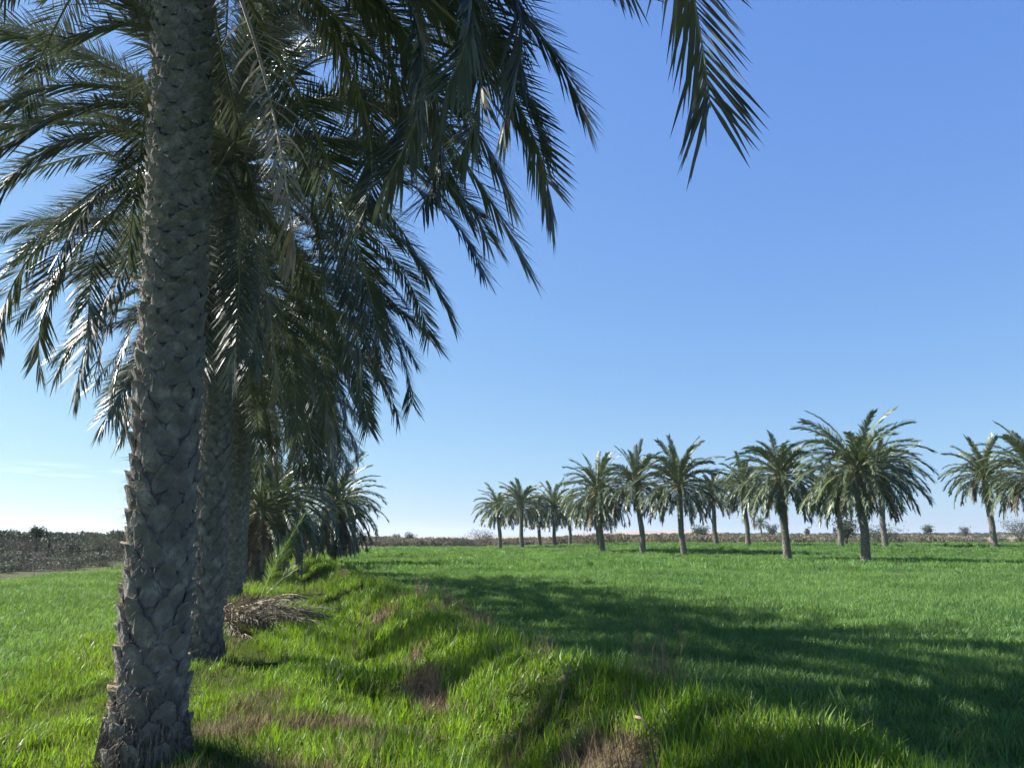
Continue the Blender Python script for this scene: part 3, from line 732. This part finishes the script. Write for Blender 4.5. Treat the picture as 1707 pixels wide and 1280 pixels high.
bushpx(1287, 230, 874, 18, 'small round dark bush on the skyline left of the big curved palm', BL, seed=14, dens=1000, leaf=.4, stems=10, grp=ga)
bushpx(1545, 240, 872, 17, 'round dark bush on the skyline between the palms on the right', BL, seed=15, dens=1000, leaf=.4, stems=10, grp=ga)
bushpx(1607, 260, 876, 18, 'pale bush on the skyline left of the slim leaning palm', GL, seed=16, dens=600, leaf=.4, stems=10, grp=ga)
bushpx(1345, 250, 877, 9, 'tiny dark bush on the skyline right of the big curved palm', BL, seed=17, dens=500, leaf=.4, stems=8, grp=ga)
bushpx(1698, 150, 866, 50, 'tall twiggy bush at the right edge of the picture', GL, seed=18, dens=1500, leaf=.28, stems=16, grp=ga)
bushpx(683, 200, 886, 20, 'small rounded tree on the skyline right of the low round palm', BL, name='tree', cat='tree', seed=19, dens=800, leaf=.32, stems=8, trunk_h=.8, grp=ga)
bushpx(660, 205, 889, 14, 'faint low bush beside the small rounded tree on the skyline', GL, seed=20, dens=500, leaf=.32, stems=8, grp=ga)
bushpx(805, 185, 884, 46, 'wide bare grey bush left of the leftmost far palm', GL, seed=21, dens=1000, leaf=.26, stems=18, grp=ga)
bushpx(770, 160, 900, 34, 'low dark hedge-like bush at the far edge of the wheat', BL, seed=22, dens=800, leaf=.24, stems=14, grp=ga)
bushpx(605, 150, 888, 14, 'small dark bush just right of the low round palm trunks', BL, seed=23, dens=700, leaf=.25, stems=10, grp=ga)
# distant palm on the skyline
p = at(1268, 872, 240); z = hz(p.x, 240); root = bpy.data.objects.new('date_palm', None); COL.objects.link(root); root.location = (p.x, 240, z)
tag(root, 'tiny lone palm silhouette on the skyline left of the round bush', 'palm tree')
t_ = link('trunk', FT[0], root); t_.scale = (1, 1, (p.z-z)/FTH); c_ = link('crown', FC[1], root, (0, 0, p.z-z)); c_.scale = (.62, .62, .62)

# ------------------------------------------------------------------ dry weeds and sticks
def weed(x, y, h, label, seed, nst=14, spread=.35):
    g = G(seed); mb = MB()
    def br(p, d, l, r, dep):
        q = p+d*l*.5+Vector((g.uniform(-1, 1), g.uniform(-1, 1), 0))*l*.06; e = q+(d+Vector((g.uniform(-1, 1), g.uniform(-1, 1), .3))*.15).normalized()*l*.5
        mb.tube([p, q, e], [r, r*.8, r*.45], 3, 0, False)
        if dep:
            for k in range(g.randint(2, 4)):
                s = p.lerp(e, g.uniform(.35, 1)); dd = (d+Vector((g.uniform(-1, 1), g.uniform(-1, 1), g.uniform(-.1, .6)))*.6).normalized()
                br(s, dd, l*g.uniform(.3, .55), r*.55, dep-1)
    for i in range(nst):
        a = g.uniform(0, 6.283); rr = g.uniform(0, .12)
        d = Vector((math.cos(a)*spread*g.random(), math.sin(a)*spread*g.random(), 1)).normalized()
        br(Vector((math.cos(a)*rr, math.sin(a)*rr, -.03)), d, h*g.uniform(.5, 1), .0032, 2)
    o = link('dry_weed', mb.mesh('dry_weed', [M['twig']]), None, (x, y, hz(x, y)))
    tag(o, label, 'dry weed', 'dead twiggy weeds by the earth bank')
def gpt(px, py, zg=.15):
    """ground point under a pixel"""
    u = (px-853.5)/F; v = (640-py)/F; fy = math.cos(PITCH)-v*math.sin(PITCH); fz = v*math.cos(PITCH)+math.sin(PITCH)
    D = (zg-CAMZ)/fz*fy; return u*D/fy, D
for (px, py, h, lab, nst) in ((1095, 1205, .62, 'tall pale dry twiggy weed in the shade, left of its smaller partner', 16),
                              (1140, 1225, .50, 'dry twiggy weed right of the tall pale one in the shade', 14),
                              (745, 1040, .42, 'reddish brown dead weed clump on top of the bank', 30),
                              (700, 1022, .40, 'brown dead weed behind the reddish clump on the bank', 26),
                              (805, 1065, .38, 'dark brown dead weed right of the reddish clump on the bank', 26),
                              (570, 985, .45, 'dark dead weed on the far part of the bank', 26),
                              (198, 1010, .60, 'thin dry twigs sticking out left of the nearest trunk', 8),
                              (905, 1180, .22, 'low dead weed on the near shoulder of the bank', 18)):
    x, y = gpt(px, py); weed(x, y, h, lab, px, nst)
def stick(px0, py0, px1, py1, label, seed):
    g = G(seed); x0, y0 = gpt(px0, py0, .35); x1, y1 = gpt(px1, py1, .35); mb = MB(); q = min(1, .4/max(.01, math.hypot(x1-x0, y1-y0))); x1 = x0+(x1-x0)*q; y1 = y0+(y1-y0)*q
    a = Vector((x0, y0, hz(x0, y0)+.10)); b = Vector((x1, y1, hz(x1, y1)+.16)); m = (a+b)/2+Vector((0, 0, .04))
    mb.tube([a, m, b], [.011, .009, .005], 5); mb.tube([m, m+Vector((-.06, .02, .12)), m+Vector((-.05, .05, .20))], [.006, .004, .002], 4); mb.tube([b, b+Vector((.05, .02, .10))], [.005, .002], 4)
    tag(link('stick', mb.mesh('stick', [M['twig']])), label, 'stick', 'fallen sticks on the bank')
stick(930, 1175, 975, 1150, 'short forked pale stick lying on the bank', 1)
stick(1058, 1210, 1085, 1232, 'straight pale stick below the dry weeds', 2)
stick(935, 1270, 990, 1225, 'dark stick near the bottom of the picture', 3)

# ------------------------------------------------------------------ thin winter haze
def haze(dens):
    x0, x1, y0, y1, z0, z1 = -3000, 3000, -300, 5600, -4, 60
    V = [(x, y, z) for z in (z0, z1) for y in (y0, y1) for x in (x0, x1)]
    Fh = [(0, 2, 3, 1), (4, 5, 7, 6), (0, 1, 5, 4), (2, 6, 7, 3), (0, 4, 6, 2), (1, 3, 7, 5)]
    m = bpy.data.materials.new('haze_air'); m.use_nodes = True; t = m.node_tree; t.nodes.clear()
    v = t.nodes.new('ShaderNodeVolumePrincipled'); o = t.nodes.new('ShaderNodeOutputMaterial'); t.links.new(v.outputs[0], o.inputs['Volume'])
    v.inputs['Color'].default_value = (.82, .9, 1, 1); v.inputs['Density'].default_value = dens; v.inputs['Anisotropy'].default_value = .35
    tag(link('haze', new_mesh('haze', V, Fh, [m])), kind='stuff')
haze(.00016)
